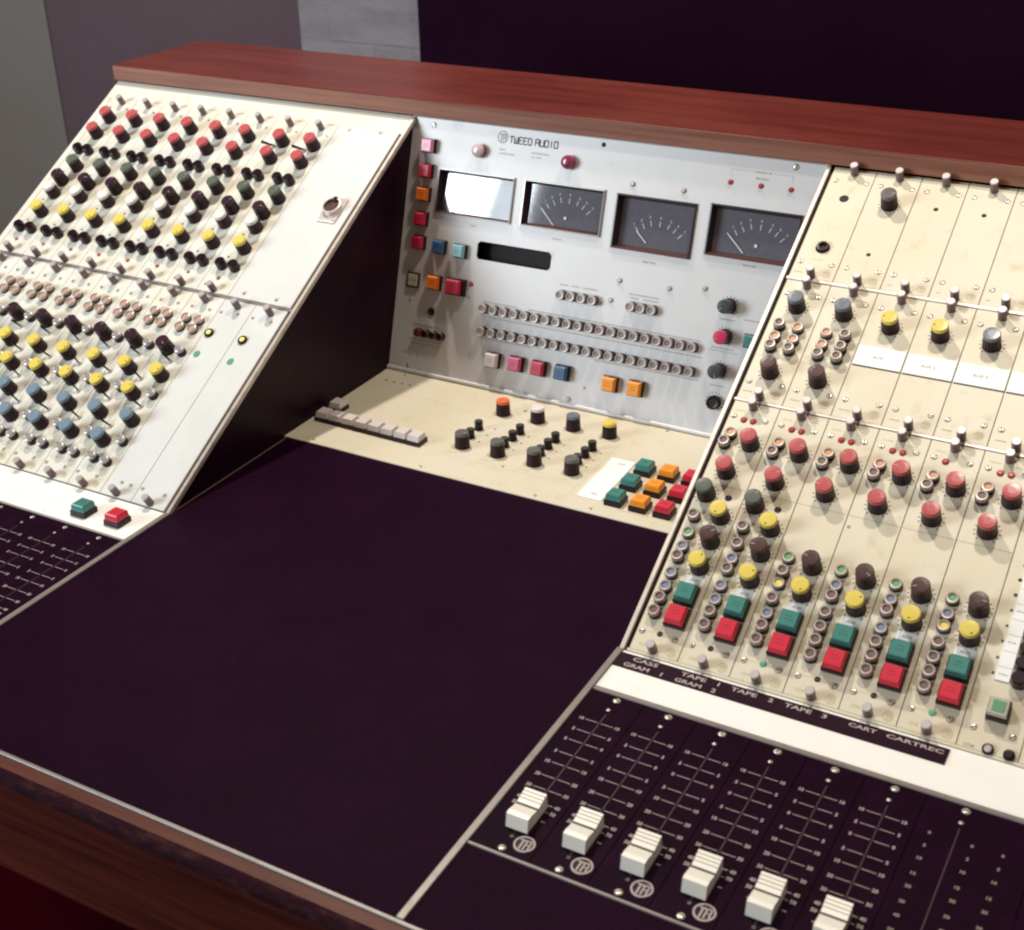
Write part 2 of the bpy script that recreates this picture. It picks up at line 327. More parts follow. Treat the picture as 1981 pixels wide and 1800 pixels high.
b.add([(-.001, -.0008, .0015), (.001, -.0008, .0015), (.001, .0008, .0015), (-.001, .0008, .0015), (-.0105, -.0012, .0075), (-.0105, .0012, .0075), (-.0100, .0012, .0095), (-.0100, -.0012, .0095)],
      [(0, 3, 5, 4), (1, 2, 3, 0), (2, 1, 7, 6), (4, 5, 6, 7), (0, 4, 7, 1), (3, 2, 6, 5)], 'black_plastic'); MESH['toggle'] = b.mesh('toggle_switch')
def led_mesh(m, r=.0031):
    b = MB(); b.lathe(0, 0, [(r, .0001, m), (r * .9, .0010, m), (r * .5, .0016, m)], 14); return b.mesh('indicator_lamp')
MESH['led'] = led_mesh('led_red'); MESH['led_small'] = led_mesh('led_red', .0024); MESH['green_dot'] = led_mesh('dot_green', .0036)
def key_mesh(col, s=.0082, base=.0092, h=.0125, lines=2, bh=.0058, side=None):
    b = MB(); k = 'key_' + col; t = .0014
    b.box(-base, base, -base, base, .0001, bh, 'black_plastic', c=.0006)
    q = s; z0, z1 = bh - .0002, h
    b.add([(-q, -q, z0), (q, -q, z0), (q, q, z0), (-q, q, z0), (-q + .0006, -q + .0006, z1 - .001), (q - .0006, -q + .0006, z1 - .001), (q - .0006, q - .0006, z1 - .001), (-q + .0006, q - .0006, z1 - .001),
           (-q + t, -q + t, z1), (q - t, -q + t, z1), (q - t, q - t, z1), (-q + t, q - t, z1)],
          [(4 * j + i, 4 * j + (i + 1) % 4, 4 * j + 4 + (i + 1) % 4, 4 * j + 4 + i) for j in (0, 1) for i in range(4)] + [(8, 9, 10, 11)], k)
    for i in range(lines):
        yy = .0018 - i * .0030; ww = s * (.42 if i % 2 else .34)
        for a, e in ((-ww, -ww * .35), (-ww * .2, ww * .3), (ww * .45, ww)): b.line((a, yy), (e, yy), .0007, z1 + .0001, 'ink_' + col)
    return b.mesh(col + '_square_button')
for c in ('teal', 'red', 'amber', 'blue', 'pink', 'white', 'orange', 'lightblue', 'crimson', 'green', 'rose'): MESH['s_' + c] = key_mesh(c)
def square(par, c, x, y, sc=1.0, rot=0): return link(c.replace('rose', 'pink') + '_square_button' if c != 'lightblue' else 'blue_square_button', MESH['s_' + c], par, TR((x, y, 0)) @ Matrix.Diagonal((sc, sc, sc, 1)))
def plate(x0, x1, y0, y1, m, z=0): b = MB(); b.box(x0, x1, y0, y1, z - .0020, z, m, c=.0003); return b
def dashes(b, x0, x1, y, m='print_grey', h=.0011, z=.00011):
    x = x0
    while x < x1:
        l = random.uniform(.0008, .0022); b.rect(x, min(x + l, x1), y - h / 2, y + h / 2, z, m); x += l + .0006

# ------------------------------------------------------------------ right wing modules
PM = .045; X0 = .5012; G = .0003
def right_top(i):
    x = 0 if i else .0018
    b = plate(x + G, PM - G, .4156, .5608, 'cream')
    for sx, sv in ((.0083, .543), (.0388, .5432), (.0073, .4352), (.0378, .4354)): b.screw(sx, sv)
    b.badge(.0365, .4236, .0040, 'print_tan')
    if i == 0:
        b.disc(.0228, .4555, .0072, .0001, 'dark', 20); b.ticks(.0228, .4555, .0088, .0100, 'print_grey'); dashes(b, .0165, .0275, .4402, 'print_tan'); dashes(b, .005, .014, .4222)
    elif i == 1: b.disc(.0226, .4550, .0022, .0001, 'dark', 12); b.ticks(.0239, .5194, .0096, .0110, 'print_dark')
    else: b.disc(.0228, .5220, .0024, .0001, 'dark', 12); dashes(b, .005, .009, .4228)
    if i == 0: b.disc(.0234, .5206, .0047, .0001, 'dark', 18)
    p = part('blank_module' if i > 1 else 'monitor_module', b, MT @ TR((X0 + i * PM, 0, 0)))
    thumb(p, .0240, .5547); thumb(p, .0232, .4190)
    if i == 0:
        j = MB(); j.lathe(0, 0, [(.0062, .0001, 'black_plastic'), (.0058, .0030, 'black_plastic'), (.0036, .0032, 'black_plastic'), (.0034, .0008, 'dark')], 20); link('jack_socket', j.mesh('jack_socket'), p, TR((.0228, .4555, .0001)))
    if i == 1: knob(p, 'darkgrey', .0239, .5194)
def right_mid(i):
    x = 0 if i else .0018
    b = plate(x + G, PM - G, .2678, .4112, 'cream')
    for sx, sv in ((.0074, .3944), (.0379, .3950), (.0071, .2875), (.0375, .2882)): b.screw(sx, sv)
    b.badge(.0361, .2773, .0042, 'print_tan'); dashes(b, .005, .014, .2765)
    if i < 2:
        b.rect(x + .001, PM - .001, .3186, .3190, .0001, 'print_tan'); dashes(b, .028, .038, .3985)
    elif i < 6:
        b.box(.0012, PM - .0006, .3272, .3492, .0001, .0011, 'label_white')
        b.textc(('AUX', 'AUX 2', 'AUX 3', 'AUX 4')[i - 2], .0215, .3378, .0034, .00122, 'print_faint')
        b.rect(.0012, PM - .0004, .3258, .3270, .0001, 'print_dark')
    b.ticks(.0228, .379 if i < 2 else .3733, .0094, .0112)
    if i < 2: b.ticks(.0229, .3005, .0094, .0112)
    p = part('monitor_module' if i < 2 else 'auxiliary_module', b, MT @ TR((X0 + i * PM, 0, 0)))
    thumb(p, .0236, .4055); thumb(p, .0232, .2713)
    knob(p, ('slate', 'slate', 'yellow', 'yellow', 'slate')[i] if i < 5 else 'yellow', .0225, .379 if i < 2 else .3733, {2: 95, 3: 100, 4: 60}.get(i))
    if i < 2:
        knob(p, 'brown', .0229, .3005)
        pat = [('brown', 'orange', 'brown'), ('orange', 'orange', 'brown')] if i == 0 else [('orange', 'orange', 'brown'), ('brown', 'brown', 'brown')]
        for cx, col in zip((.0142, .0318), pat):
            for sv, l in zip((.3535, .3395, .3275), col): push(p, l, cx, sv, l == 'orange')
LOWC = ['brown green blue brown blue blue brown brown', 'brown brown blue brown blue blue brown brown', 'green brown yellow brown blue brown brown', 'green blue brown brown brown brown brown',
        'green blue brown blue brown brown brown', 'green blue yellow brown brown brown brown']
def right_low(i):
    x = 0 if i else .0018
    b = plate(x + G, PM - G, .0030, .2642, 'cream')
    for sx, sv in ((.0066, .2474), (.0365, .2475), (.0066, .0208), (.0361, .0207)): b.screw(sx, sv)
    if i < 6:
        b.rect(x + .0008, PM - .0008, .1733, .1737, .0001, 'print_grey')
        dashes(b, .006, .015, .2545, 'print_tan'); dashes(b, .0275, .036, .2535, 'print_tan')
        b.badge(.0371, .0090, .0042, 'print_tan'); b.line((.009, .0222), (.034, .0222), .0004, .0001, 'print_tan')
        b.textc('CH%d' % (i + 1), .0115, .0095, .0028, .0001, 'print_tan')
        b.ticks(.0320, .2204, .0094, .0112); b.ticks(.0210, .1876, .0094, .0112); b.ticks(.0323, .1170, .0094, .0112); b.ticks(.0322, .0909, .0094, .0112)
        b.rect(.0240, .0405, .0744, .0816, .0001, 'label_white'); b.textc('AUX', .0322, .0780, .0028, .00022, 'print_grey')
        b.disc(.0222, .0222, .0026, .0001, 'dark', 12)
        for v in (.118, .104, .092, .078, .064, .051, .038): b.rect(.0035, .0056, v - .0022, v - .0012, .0001, 'print_tan')
        if i < 2: b.disc(.0318, .1627, .0032, .0001, 'dark', 14); b.line((.0318, .163), (.0318, .1733), .0004, .0001, 'print_tan'); b.ticks(.0122, .1610, .0094, .0112); b.ticks(.0323, .1424, .0094, .0112)
        if i == 3: b.disc(.004, .1625, .0017, .0001, 'print_grey', 10)
    p = part('channel_module', b, MT @ TR((X0 + i * PM, 0, 0)), None if i < 6 else 'wider cream module with a white label strip and one green square button')
    if i < 6:
        thumb(p, .0212, .2592); thumb(p, .0221, .0068)
        for k, lx in enumerate((.0168, .0256)):
            if i == 4 and k == 1: continue
            link('indicator_lamp', MESH['led'], p, TR((lx, .2450, 0)))
        push(p, 'orange', .0114, .2266, True); push(p, 'brown', .0095, .2152)
        knob(p, 'red', .0320, .2204); knob(p, 'red', .0210, .1876)
        if i < 2: knob(p, 'greygreen', .0122, .1610); knob(p, 'yellow', .0323, .1424, 170)
        knob(p, 'brown', .0324, .1170); knob(p, 'yellow', .0322, .0909, (-40, -75, 200, -60, 175, 210)[i])
        cols = LOWC[i].split(); vs = (.1360, .1190, .1045, .0936, .0778, .0642, .0520, .0388)[8 - len(cols):]
        for l, v in zip(cols, vs): push(p, l, .0115 if v < .13 else .0104, v, l != 'brown')
        square(p, 'teal', .0316, .0615); square(p, 'red', .0316, .0392)
        if i in (2, 5): link('green_marker', MESH['green_dot'], p, TR((.0222, .0222, 0)) @ Matrix.Diagonal((.85, .85, .5, 1)))
    elif i == 6:
        pass
def right_seven(i):
    b = plate(G, PM - G, .0030, .2642, 'cream')
    for sx, sv in ((.0066, .2474), (.0365, .2475), (.0083, .0203), (.0366, .0207)): b.screw(sx, sv)
    b.box(.0130, .0236, .0626, .2000, .0001, .0012, 'label_white')
    for k, v in enumerate((.0677, .0812, .0957, .1094, .1234, .1373, .1513, .1651, .1790)):
        b.rect(.0098, .0118, v - .0012, v + .0012, .0001, 'print_dark'); b.rect(.0132, .0234, v + .0062, v + .0066, .00125, 'print_grey')
        if k % 2 == 0: dashes(b, .0150, .0215, v, 'print_grey', z=.00125)
    for v in (.1373, .1513): b.disc(.0105, v, .0017, .0001, 'print_dark', 10)
    b.text('STM', .0050, .0125, .0030 + .0010, .0030 + .0036, .0001, 'print_grey')
    b.ticks(.0226, .0376, .0118, .0122, n=2)
    p = part('master_module', b, MT @ TR((X0 + i * PM, 0, 0)), 'cream module with a long white label strip and a green square button')
    k = MB(); k.box(-.0080, .0080, -.0080, .0080, .0001, .0080, 'black_plastic', c=.0005); k.box(-.0072, .0072, -.0072, .0072, .0080, .0120, 'key_grey', c=.0008); k.box(-.0046, .0046, -.0046, .0046, .0119, .0124, 'key_green')
    link('green_square_button', k.mesh('green_square_button'), p, TR((.0226, .0370, 0)))
    for v in (.0649, .0779, .0909, .1039, .1170, .1300, .1430): stud(p, .0305, v)
    for sx, m_ in ((.0226, 'chrome'), (.0378, 'dark')):
        k = MB(); k.lathe(0, 0, [(.0044, .0001, 'black_plastic'), (.0044, .0022, 'black_plastic'), (.0030, .0024, m_), (.0022, .0036, m_)], 16); link('jack_socket', k.mesh('jack_socket'), p, TR((sx, .0060, 0)))
    thumb(p, .0212, .2592)
    if i == 6:
        knob(p, 'red', .0330, .2204); b2 = None
for i in range(11):
    right_top(i); right_mid(i)
    (right_low if i < 6 else right_seven)(i)
for v0, v1 in ((.2646, .2674), (.4116, .4152)):
    b = MB(); b.box(W + .0036, XR, v0, v1, -.002, .0008, 'trim_light', c=.0004); part('cross_rail', b, MT)

b = MB(); b.box(W + .0036, XR, .0003, .0027, -.002, .0004, 'cream', c=.0003); part('sill_strip', b, MT)
# ------------------------------------------------------------------ left wing
LX = -.0905 - 8 * PM
def left_top(k):
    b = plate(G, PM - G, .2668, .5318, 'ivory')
    b.rect(.0006, PM - .0006, .5250, .5253, .0001, 'print_tan')
    for sx, sv in ((.0100, .514), (.0385, .515), (.0075, .2765)): b.screw(sx, sv, .0018)
    b.badge(.0312, .2772, .0036, 'print_tan')
    for cx, cv in ((.0310, .4930), (.0298, .4655), (.0315, .4088), (.0250, .3835), (.0265, .3625), (.0298, .3308)): b.ticks(cx, cv, .0094, .0108, 'print_tan')
    for cx, cv in ((.0120, .4000), (.0140, .3520), (.0140, .3180)): b.disc(cx, cv, .0015, .0001, 'print_dark', 8)
    if k == 6: b.disc(.0200, .2872, .0019, .0001, 'dark', 10)
    p = part('equaliser_module', b, MT @ TR((LX + k * PM, 0, 0)))
    thumb(p, .0250, .5240); thumb(p, .0231, .2704)
    knob(p, 'red', .0255 if k < 6 else .0318, .4940); knob(p, 'red', .0238 if k < 6 else .0302, .4655)
    for cx in (.0150, .0313): stud(p, cx, .4360)
    for cx in (.0150, .0332): stud(p, cx, .3034)
    knob(p, 'greygreen', .0312, .4089); knob(p, 'blackcap', .0246, .3835); knob(p, 'white', .0267, .3624); knob(p, 'yellow', .0296, .3310, -150)
    if k != 6: link('indicator_lamp', MESH['led_small'], p, TR((.0190, .2870, 0)))
    if k > 5: link('toggle_switch', MESH['toggle'], p, TR((.0215, .4870, 0)) @ Matrix.Rotation(.3, 4, 'Z') @ Matrix.Diagonal((1.2, 1.2, 1.2, 1)))
def left_low(k):
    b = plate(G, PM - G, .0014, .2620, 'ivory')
    for sx, sv in ((.0090, .2440), (.0340, .2440), (.0037, .0170), (.0300, .0178)): b.screw(sx, sv, .0018)
    dashes(b, .018, .030, .2350, 'print_tan'); dashes(b, .010, .020, .0262, 'print_tan'); dashes(b, .027, .036, .0262, 'print_tan')
    b.badge(.0350, .0085, .0036, 'print_tan')
    for cx, cv in ((.0164, .1825), (.0308, .1483), (.0111, .1190), (.0310, .0881), (.0115, .0575)): b.ticks(cx, cv, .0094, .0108, 'print_tan')
    p = part('channel_module', b, MT @ TR((LX + k * PM, 0, 0)))
    thumb(p, .0225, .2540); thumb(p, .0224, .0050)
    for cx, v in ((.0142, .2257), (.0325, .2257), (.0133, .2128), (.0315, .2128)): link('copper_button', MESH['copper'], p, TR((cx, v, 0)))
    knob(p, 'blackcap', .0164, .1825)
    knob(p, 'yellow', .0308, .1483, -100); knob(p, 'yellow', .0111, .1190, -60); knob(p, 'blue', .0310, .0881); knob(p, 'blue', .0118, .0575)
    for cx, v in ((.0357, .1822), (.0356, .1232), (.0362, .0617)): link('silver_button', MESH['silver'], p, TR((cx, v, 0)))
    for cx, v in ((.0288, .1690), (.0065, .1400), (.0288, .1075), (.0075, .0765)): link('toggle_switch', MESH['toggle'], p, TR((cx, v, 0)) @ Matrix.Rotation(-.3 + random.uniform(-.2, .2), 4, 'Z'))
    for cx, v in ((.0146, .0354), (.0327, .0350)): link('silver_button', MESH['silver'], p, TR((cx, v, 0)))
for k in range(8): left_top(k); left_low(k)
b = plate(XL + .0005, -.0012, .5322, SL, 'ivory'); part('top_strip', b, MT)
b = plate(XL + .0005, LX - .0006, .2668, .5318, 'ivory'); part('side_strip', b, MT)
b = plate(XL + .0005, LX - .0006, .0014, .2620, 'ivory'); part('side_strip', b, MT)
b = plate(-.0902, -.0048, .2668, .5318, 'cool_paint')
for sx, sv in ((-.0719, .5281), (-.0291, .5296), (-.0716, .2739), (-.0271, .2737)): b.screw(sx, sv, .0021)
p = part('blank_panel', b, MT, 'smooth blank plate with one round three-pin socket')
b = MB(); b.box(-.0117, .0117, -.0180, .0180, .0001, .0022, 'trim_light', c=.0005)
b.lathe(0, .002, [(.0118, .0022, 'trim_light'), (.0112, .0075, 'trim_light'), (.0096, .0078, 'trim_metal'), (.0094, .0048, 'bezel_brown')], 26)
for dx, dy in ((-.0040, .0042), (.0040, .0042), (0, -.0030)): b.disc(dx, dy, .0013, .0049, 'dark', 10)
b.box(-.0022, .0022, .0105, .0140, .0060, .0084, 'black_plastic')
for dx, dy in ((-.0088, .0150), (.0088, -.0150)): b.lathe(dx, dy, [(.0014, .0022, 'chrome'), (.0010, .0028, 'chrome')], 10)
link('microphone_socket', b.mesh('microphone_socket'), p, TR((-.0270, .4060, 0)))
for x0, x1, sc in ((-.0902, -.0484, ((-.0853, .2440), (-.0630, .2450), (-.0716, .0186), (-.0595, .0184))), (-.0478, -.0048, ((-.0420, .2450), (-.0170, .2440), (-.0435, .0184), (-.0140, .0181)))):
    b = plate(x0, x1, .0014, .2620, 'cool_paint')
    for s_ in sc: b.screw(*s_, .0018)
    p = part('blank_panel', b, MT); cx = (x0 + x1) / 2
    thumb(p, -.0680 if x0 < -.06 else -.0230, .2540); thumb(p, -.0690 if x0 < -.06 else -.0242, .0056)
    k = MB(); k.lathe(0, 0, [(.0056, .0001, 'black_plastic'), (.0052, .0022, 'black_plastic'), (.0030, .0023, 'led_yellow'), (.0024, .0030, 'led_yellow')], 18)
    lx = -.0827 if x0 < -.06 else -.0367
    link('yellow_indicator_lamp', k.mesh('yellow_indicator_lamp'), p, TR((lx, .2142, 0)))
    link('green_marker', MESH['green_dot'], p, TR((lx + .0010, .1855, 0)) @ Matrix.Diagonal((1.15, 1.3, .4, 1)))
b = MB(); b.box(XL + .0005, -.0012, .2624, .2664, -.002, .0006, 'trim_metal', c=.0004); part('cross_rail', b, MT)

# ------------------------------------------------------------------ flat strips and faders
b = plate(XL + .0005, -.0012, -.0575, -.0004, 'white_paint')
b.disc(-.1150, -.0560 + .004, .0011, .0001, 'print_tan', 8)
p = part('white_strip', b)
square(p, 'teal', -.0738, -.0370, 1.02); square(p, 'red', -.0302, -.0360, 1.02)
b = MB(); b.box(XL + .0005, -.0012, -.0600, -.0578, -.002, .0009, 'trim_metal', c=.0006); part('strip_edge', b)
b = plate(W + .0016, XR, -.0545, -.0004, 'white_paint'); p = part('white_strip', b)
b = MB(); b.box(W + .0016, XR, -.0600, -.0548, -.002, .0010, 'trim_metal', c=.0008); part('strip_edge', b)
b = MB(); b.box(W + .0018, .7690, -.0236, -.0045, .0001, .0009, 'dymo')
zt = .00105; mt = 'print_cream'
for t, x0, x1, y0, y1 in (('CASS', .5125, .5345, -.0122, -.0068), ('GRAM', .5082, .5306, -.0216, -.0162), ('1', .5408, .5420, -.0216, -.0162), ('TAPE', .5550, .5768, -.0124, -.0072), ('1', .5868, .5880, -.0124, -.0072),
                          ('GRAM', .5535, .5762, -.0218, -.0166), ('2', .5846, .5886, -.0218, -.0166), ('TAPE', .5980, .6195, -.0124, -.0074), ('2', .6290, .6330, -.0124, -.0074),
                          ('TAPE', .6422, .6640, -.0124, -.0074), ('3', .6722, .6762, -.0124, -.0074), ('CART', .6934, .7150, -.0126, -.0078), ('CARTREC', .7225, .7655, -.0128, -.0080)):
    b.text(t, x0, x1, y0, y1, zt, mt)
link('label_strip', b.mesh('label_strip'), p, I4)['label'] = 'black embossed label tape naming the channels'

SC = ((-.0970, '10'), (-.1112, '5'), (-.1246, '0'), (-.1408, '5'), (-.1540, '10'), (-.1696, '20'), (-.1834, '30'), (-.1972, '40'), (-.2042, '50'))
def fader_marks(b, cx, zt=.0001):
    m = 'print_cream'
    for y, t in SC:
        a = glyph(t)[2] * .0036 * .9
        b.text(t, cx - .0150 - a / 2, cx - .0150 + a / 2, y - .0018, y + .0018, zt, m); b.text(t, cx + .0152 - a / 2, cx + .0152 + a / 2, y - .0018, y + .0018, zt, m)
        g = .0014 if t != '50' else .004
        e = .0117 if len(t) > 1 else .0122
        b.line((cx - e, y), (cx - g, y), .00055, zt, m); b.line((cx + g, y), (cx + e, y), .00055, zt, m)
    b.line((cx - .0130, -.2140), (cx - .0090, -.2140), .0008, zt, m); b.line((cx + .0110, -.2140), (cx + .0140, -.2140), .0008, zt, m)
    b.line((cx, -.0850), (cx, -.2330), .0009, zt, 'slot_dark')
def fader_cap():
    b = MB(); w2 = .0086
    pf = [(.0150, 0), (.0138, .0125), (.0010, .0092), (.0000, .0078), (-.0006, .0090), (-.0100, .0112), (-.0140, .0108), (-.0158, 0)]
    b.poly(pf, -w2, w2, 'fader_white')
    for k in range(3):
        y = .0112 - k * .0030; z = .0125 - (.0138 - y) * (.0033 / .0128) + .00012
        b.line((-w2 + .0001, y), (w2 - .0001, y), .0007, 0, 'fader_groove')
        for j in range(1, 5): pass
        v = b.v[-4:]; b.v[-4:] = [(a, yy, .0125 - (.0138 - yy) * (.0033 / .0128) + .00015) for a, yy, _ in v]
    b.box(-w2 - .00005, w2 + .00005, -.0004, .0006, .0070, .0098, 'print_dark')
    b.box(-.0011, .0011, -.010, .010, .0, .004, 'dark')
    return b.mesh('fader_knob')
FC = fader_cap(); FP = .0441; FX = .5237
def fader_panel(x0, x1, cx, first):
    b = plate(x0, x1, -.2542, -.0603, 'black_metal')
    for sx, sv, r in ((cx, -.0655, .0026), (cx - .0008, -.0790, .0015), (cx - .0005 if first else cx, -.2490, .0024)): b.screw(sx, sv, r)
    b.ring(cx, -.2361, .0008, .0012, .0001, 'print_grey', 10)
    fader_marks(b, cx)
    if first: b.lathe(cx + .0120, -.2397, [(.0077, .0001, 'print_cream'), (.0074, .0006, 'dymo')], 24); b.badge(cx + .0120, -.2397, .0077, 'print_cream', .0009)
    return part('fader_panel', b)
for i in range(6):
    cx = FX + i * FP; p = fader_panel(W + .0018 if i == 0 else cx - FP / 2 + .0001, cx + FP / 2 - .0001, cx, True)
    link('fader_knob', FC, p, TR((cx, -.2130 - (.0008, .0002, .0010, .0008, .0003, .0006)[i], .0002)))
for x0, x1 in ((FX + 5.5 * FP + .0001, .8450), (.8452, XR)):
    b = plate(x0, x1, -.2542, -.0603, 'black_metal'); o = x0 - .7664
    b.screw(.7945 + o, -.0655, .0026); b.screw(.7940 + o, -.079, .0015)
    for xx, n in ((.7771, 9), (.8059, 9), (.8263, 9)):
        for y, t in zip((-.0985, -.1124, -.1260, -.1419, -.1550, -.1702, -.1835, -.1972, -.2040), ('0', '5', '10', '15', '20', '30', '40', '50', '60')):
            b.textc(t, xx + o, y, .0031, .0001, 'print_grey')
    b.line((.7945 + o, -.085), (.7945 + o, -.233), .0009, .0001, 'slot_dark')
    part('fader_panel', b, I4, 'black fader panel with number columns and no fader')
b = MB(); b.box(W + .0016, XR, -.2568, -.2544, -.002, .0012, 'trim_metal', c=.0004); part('strip_edge', b)
b = MB(); b.box(W + .0016, XR, YF + .0003, -.2570, -.0022, 0, 'leather'); part('desk_pad', b, label='black strip of desk in front of the faders')
for k in range(10):
    cx = -.0264 - .0443 * k; b = plate(max(cx - .0222 + .0001, XL + .0006), cx + .0222 - .0001 if k else -.0010, -.2542, -.0603, 'black_metal')
    b.screw(cx + .0002, -.0665, .0020); b.screw(cx - .0012, -.0790, .0012); fader_marks(b, cx)
    part('fader_panel', b)
b = MB(); b.box(XL + .0005, -.0012, YF + .0003, -.2544, -.0022, 0, 'leather'); part('desk_pad', b)

# ------------------------------------------------------------------ recess: flat cream panel
b = MB(); b.box(.0004, W - .0004, YC, YB - .0004, -.0022, .0012, 'cream', c=.0006)
Z = .0012; q = MB()
def up(fn):  # print on the flat cream panel
    n = len(b.v); fn(); b.v[n:] = [(x, y, z + Z) for x, y, z in b.v[n:]]
def flat_print():
    for x, y in ((.0308, .3876), (.0352, .1980), (.1734, .1967), (.3098, .1963), (.3710, .1978), (.3702, .3895), (.2081, .3641), (.3130, .3400), (.2500, .2360)): b.screw(x, y, .0019)
    for x in (.0192, .0304, .0415, .0527): b.disc(x, .3647, .0016, .0001, 'dark', 10)
    for x, y in ((.1894, .3460), (.2330, .3468), (.2768, .3474), (.3200, .3490), (.1895, .2562), (.2333, .2560), (.2774, .2555), (.3212, .2560)): b.ticks(x, y, .0094, .0106, 'print_grey')
    b.rect(.1760, .3380, .2322, .2325, .0001, 'print_tan'); b.rect(.3385, .3388, YC + .002, YB - .004, .0001, 'print_tan')
    for x in (.180, .223, .267, .311): dashes(b, x, x + .012, .2400, 'print_tan')
    dashes(b, .232, .256, .2270, 'print_tan'); dashes(b, .395, .430, .2080, 'print_tan')
    for x in (.2080, .2500, .2930, .3370):
        for y in (.3090, .2915, .2740): b.disc(x - .008, y, .0012, .0001, 'print_dark', 8)
        b.line((x - .018, .3090), (x - .009, .3090), .0004, .0001, 'print_tan')
up(flat_print)
p = part('control_panel', b, I4, 'flat cream panel in the recess with knobs, white keys and square buttons')
MZ = p
for x, y, c in ((.1894, .3460, 'orange'), (.2330, .3468, 'white'), (.2768, .3474, 'slate'), (.3200, .3490, 'yellow'), (.1895, .2562, 'darkgrey'), (.2333, .2560, 'darkgrey'), (.2774, .2555, 'darkgrey'), (.3212, .2560, 'darkgrey')):
    o = knob(p, c, x, y); o.location.z = Z
for x, y in ((.1842, .3005), (.1862, .2790), (.2299, .3118), (.2300, .2948), (.2301, .2771), (.2733, .3120), (.2735, .2945), (.2736, .2769), (.3174, .3120), (.3174, .2947), (.3174, .2774)):
    link('small_knob', MESH['small'], p, TR((x, y, Z)) @ Matrix.Diagonal((1.4, 1.4, 1.02, 1)))
for i, x in enumerate((.3882, .4147, .4406)):
    for y in (.2905, .2554, .2204): o = square(p, ('teal', 'amber', 'red')[i], x, y, 1.0); o.location.z = Z
def keycap():
    b = MB(); b.box(-.0087, .0087, -.0088, .0088, .0001, .0050, 'black_plastic')
    b.add([(-.0076, -.0080, .005), (.0076, -.0080, .005), (.0076, .0080, .005), (-.0076, .0080, .005), (-.0066, -.0062, .0108), (.0066, -.0062, .0108), (.0066, .0068, .0112), (-.0066, .0068, .0112)],
          [(0, 1, 5, 4), (1, 2, 6, 5), (2, 3, 7, 6), (3, 0, 4, 7), (4, 5, 6, 7)], 'key_white')
    return b.mesh('white_key')
KC = keycap()
for i in range(8): link('white_key', KC, p, TR((.0168 + .01762 * i, .2448 - .0004 * i, Z)))
link('white_key', KC, p, TR((.0155, .2722, Z)))
b = MB(); b.add([(.3445, .3050, Z + .0002), (.3470, .2150, Z + .0002), (.3745, .2150, Z + .0002), (.3715, .3050, Z + .0002), (.3445, .3050, Z + .0011), (.3470, .2150, Z + .0011), (.3745, .2150, Z + .0011), (.3715, .3050, Z + .0011)],
      [(4, 5, 6, 7), (0, 1, 5, 4), (1, 2, 6, 5), (2, 3, 7, 6), (3, 0, 4, 7)], 'label_white')
b.text('OUT', .3560, .3640, .2930, .2955, Z + .0013, 'print_grey'); b.text('IN', .3590, .3650, .2235, .2262, Z + .0013, 'print_grey'); b.rect(.3470, .3720, .2585, .2588, Z + .0013, 'print_tan')
link('label_card', b.mesh('label_card'), p, I4)

# ------------------------------------------------------------------ meter panel
METERS = [(.0427, .1433, .1930, .2450, 'bezel_metal'), (.1557, .2560, .1937, .2455, 'bezel_metal'), (.2703, .3638, .1852, .2442, 'bezel_brown'), (.3789, .4790, .1932, .2470, 'bezel_brown')]
b = MB(); b.holed(.0006, W - .0006, .0010, .2990, -.0020, 0, [(m[0] + .001, m[1] - .001, m[2] + .001, m[3] - .001) for m in METERS] + [(.1040, .2005, .1482, .1690)], 'aluminium')
b.rect(.1036, .2009, .1478, .1694, -.0160, 'dark')
for cx, cy in ((.1040, .1482), (.2005, .1482), (.1040, .1690), (.2005, .1690)):   # rounded slot corners
    sx = 1 if cx < .15 else -1; sy = 1 if cy < .16 else -1
    b.add([(cx, cy, .0002), (cx + sx * .0035, cy, .0002), (cx, cy + sy * .0035, .0002)], [(0, 1, 2) if sx * sy > 0 else (0, 2, 1)], 'aluminium')
for x, y, r in ((.0291, .2918, .0028), (.4630, .2938, .0030), (.0277, .0089, .0024), (.2620, .0260, .0014), (.2680, .1240, .0014), (.0219, .0254, .0014), (.0216, .0876, .0014), (.1004, .1030, .0014)): b.screw(x, y, r)
b.disc(.2461, .2929, .0027, .0001, 'dark', 14)
for x, y in ((.2867, .2557), (.3459, .2560), (.2869, .1511), (.3459, .1516), (.2795, .1283), (.3861, .1579), (.2444, .0093)):
    b.lathe(x, y, [(.0033, .0001, 'chrome'), (.0028, .0012, 'chrome'), (.0012, .0020, 'chrome')], 14)
# lettering
b.badge(.1208, .2880, .0068, 'print_grey')
x = .1300
for ch in 'TWEED AUDIO':
    if ch == ' ': x += .0034; continue
    for st in STROKES[ch]:
        for a, e in zip(st, st[1:]): b.line((x + a[0] * .00112, .2828 + a[1] * .00118), (x + e[0] * .00112, .2828 + e[1] * .00118), .0014, .0001, 'print_dark')
    x += .00112 * 4 + .0014
b.text('INPUT', .1180, .1262, .2735, .2752, .0001, 'print_grey'); b.text('OVERLOAD', .1180, .1382, .2692, .2709, .0001, 'print_grey')
b.text('EXTERNAL', .1598, .1822, .2738, .2755, .0001, 'print_grey'); b.text('A / DB', .1600, .1716, .2694, .2711, .0001, 'print_grey')
b.text('PEAK 8', .4215, .4385, .2832, .2852, .0001, 'print_grey'); b.text('MONO', .4230, .4365, .2768, .2788, .0001, 'print_grey')
for a, e in (((.3955, .2843), (.4200, .2843)), ((.4400, .2843), (.4620, .2843)), ((.3955, .2843), (.3955, .2770)), ((.4620, .2843), (.4620, .2770))): b.line(a, e, .0003, .0001, 'print_grey')
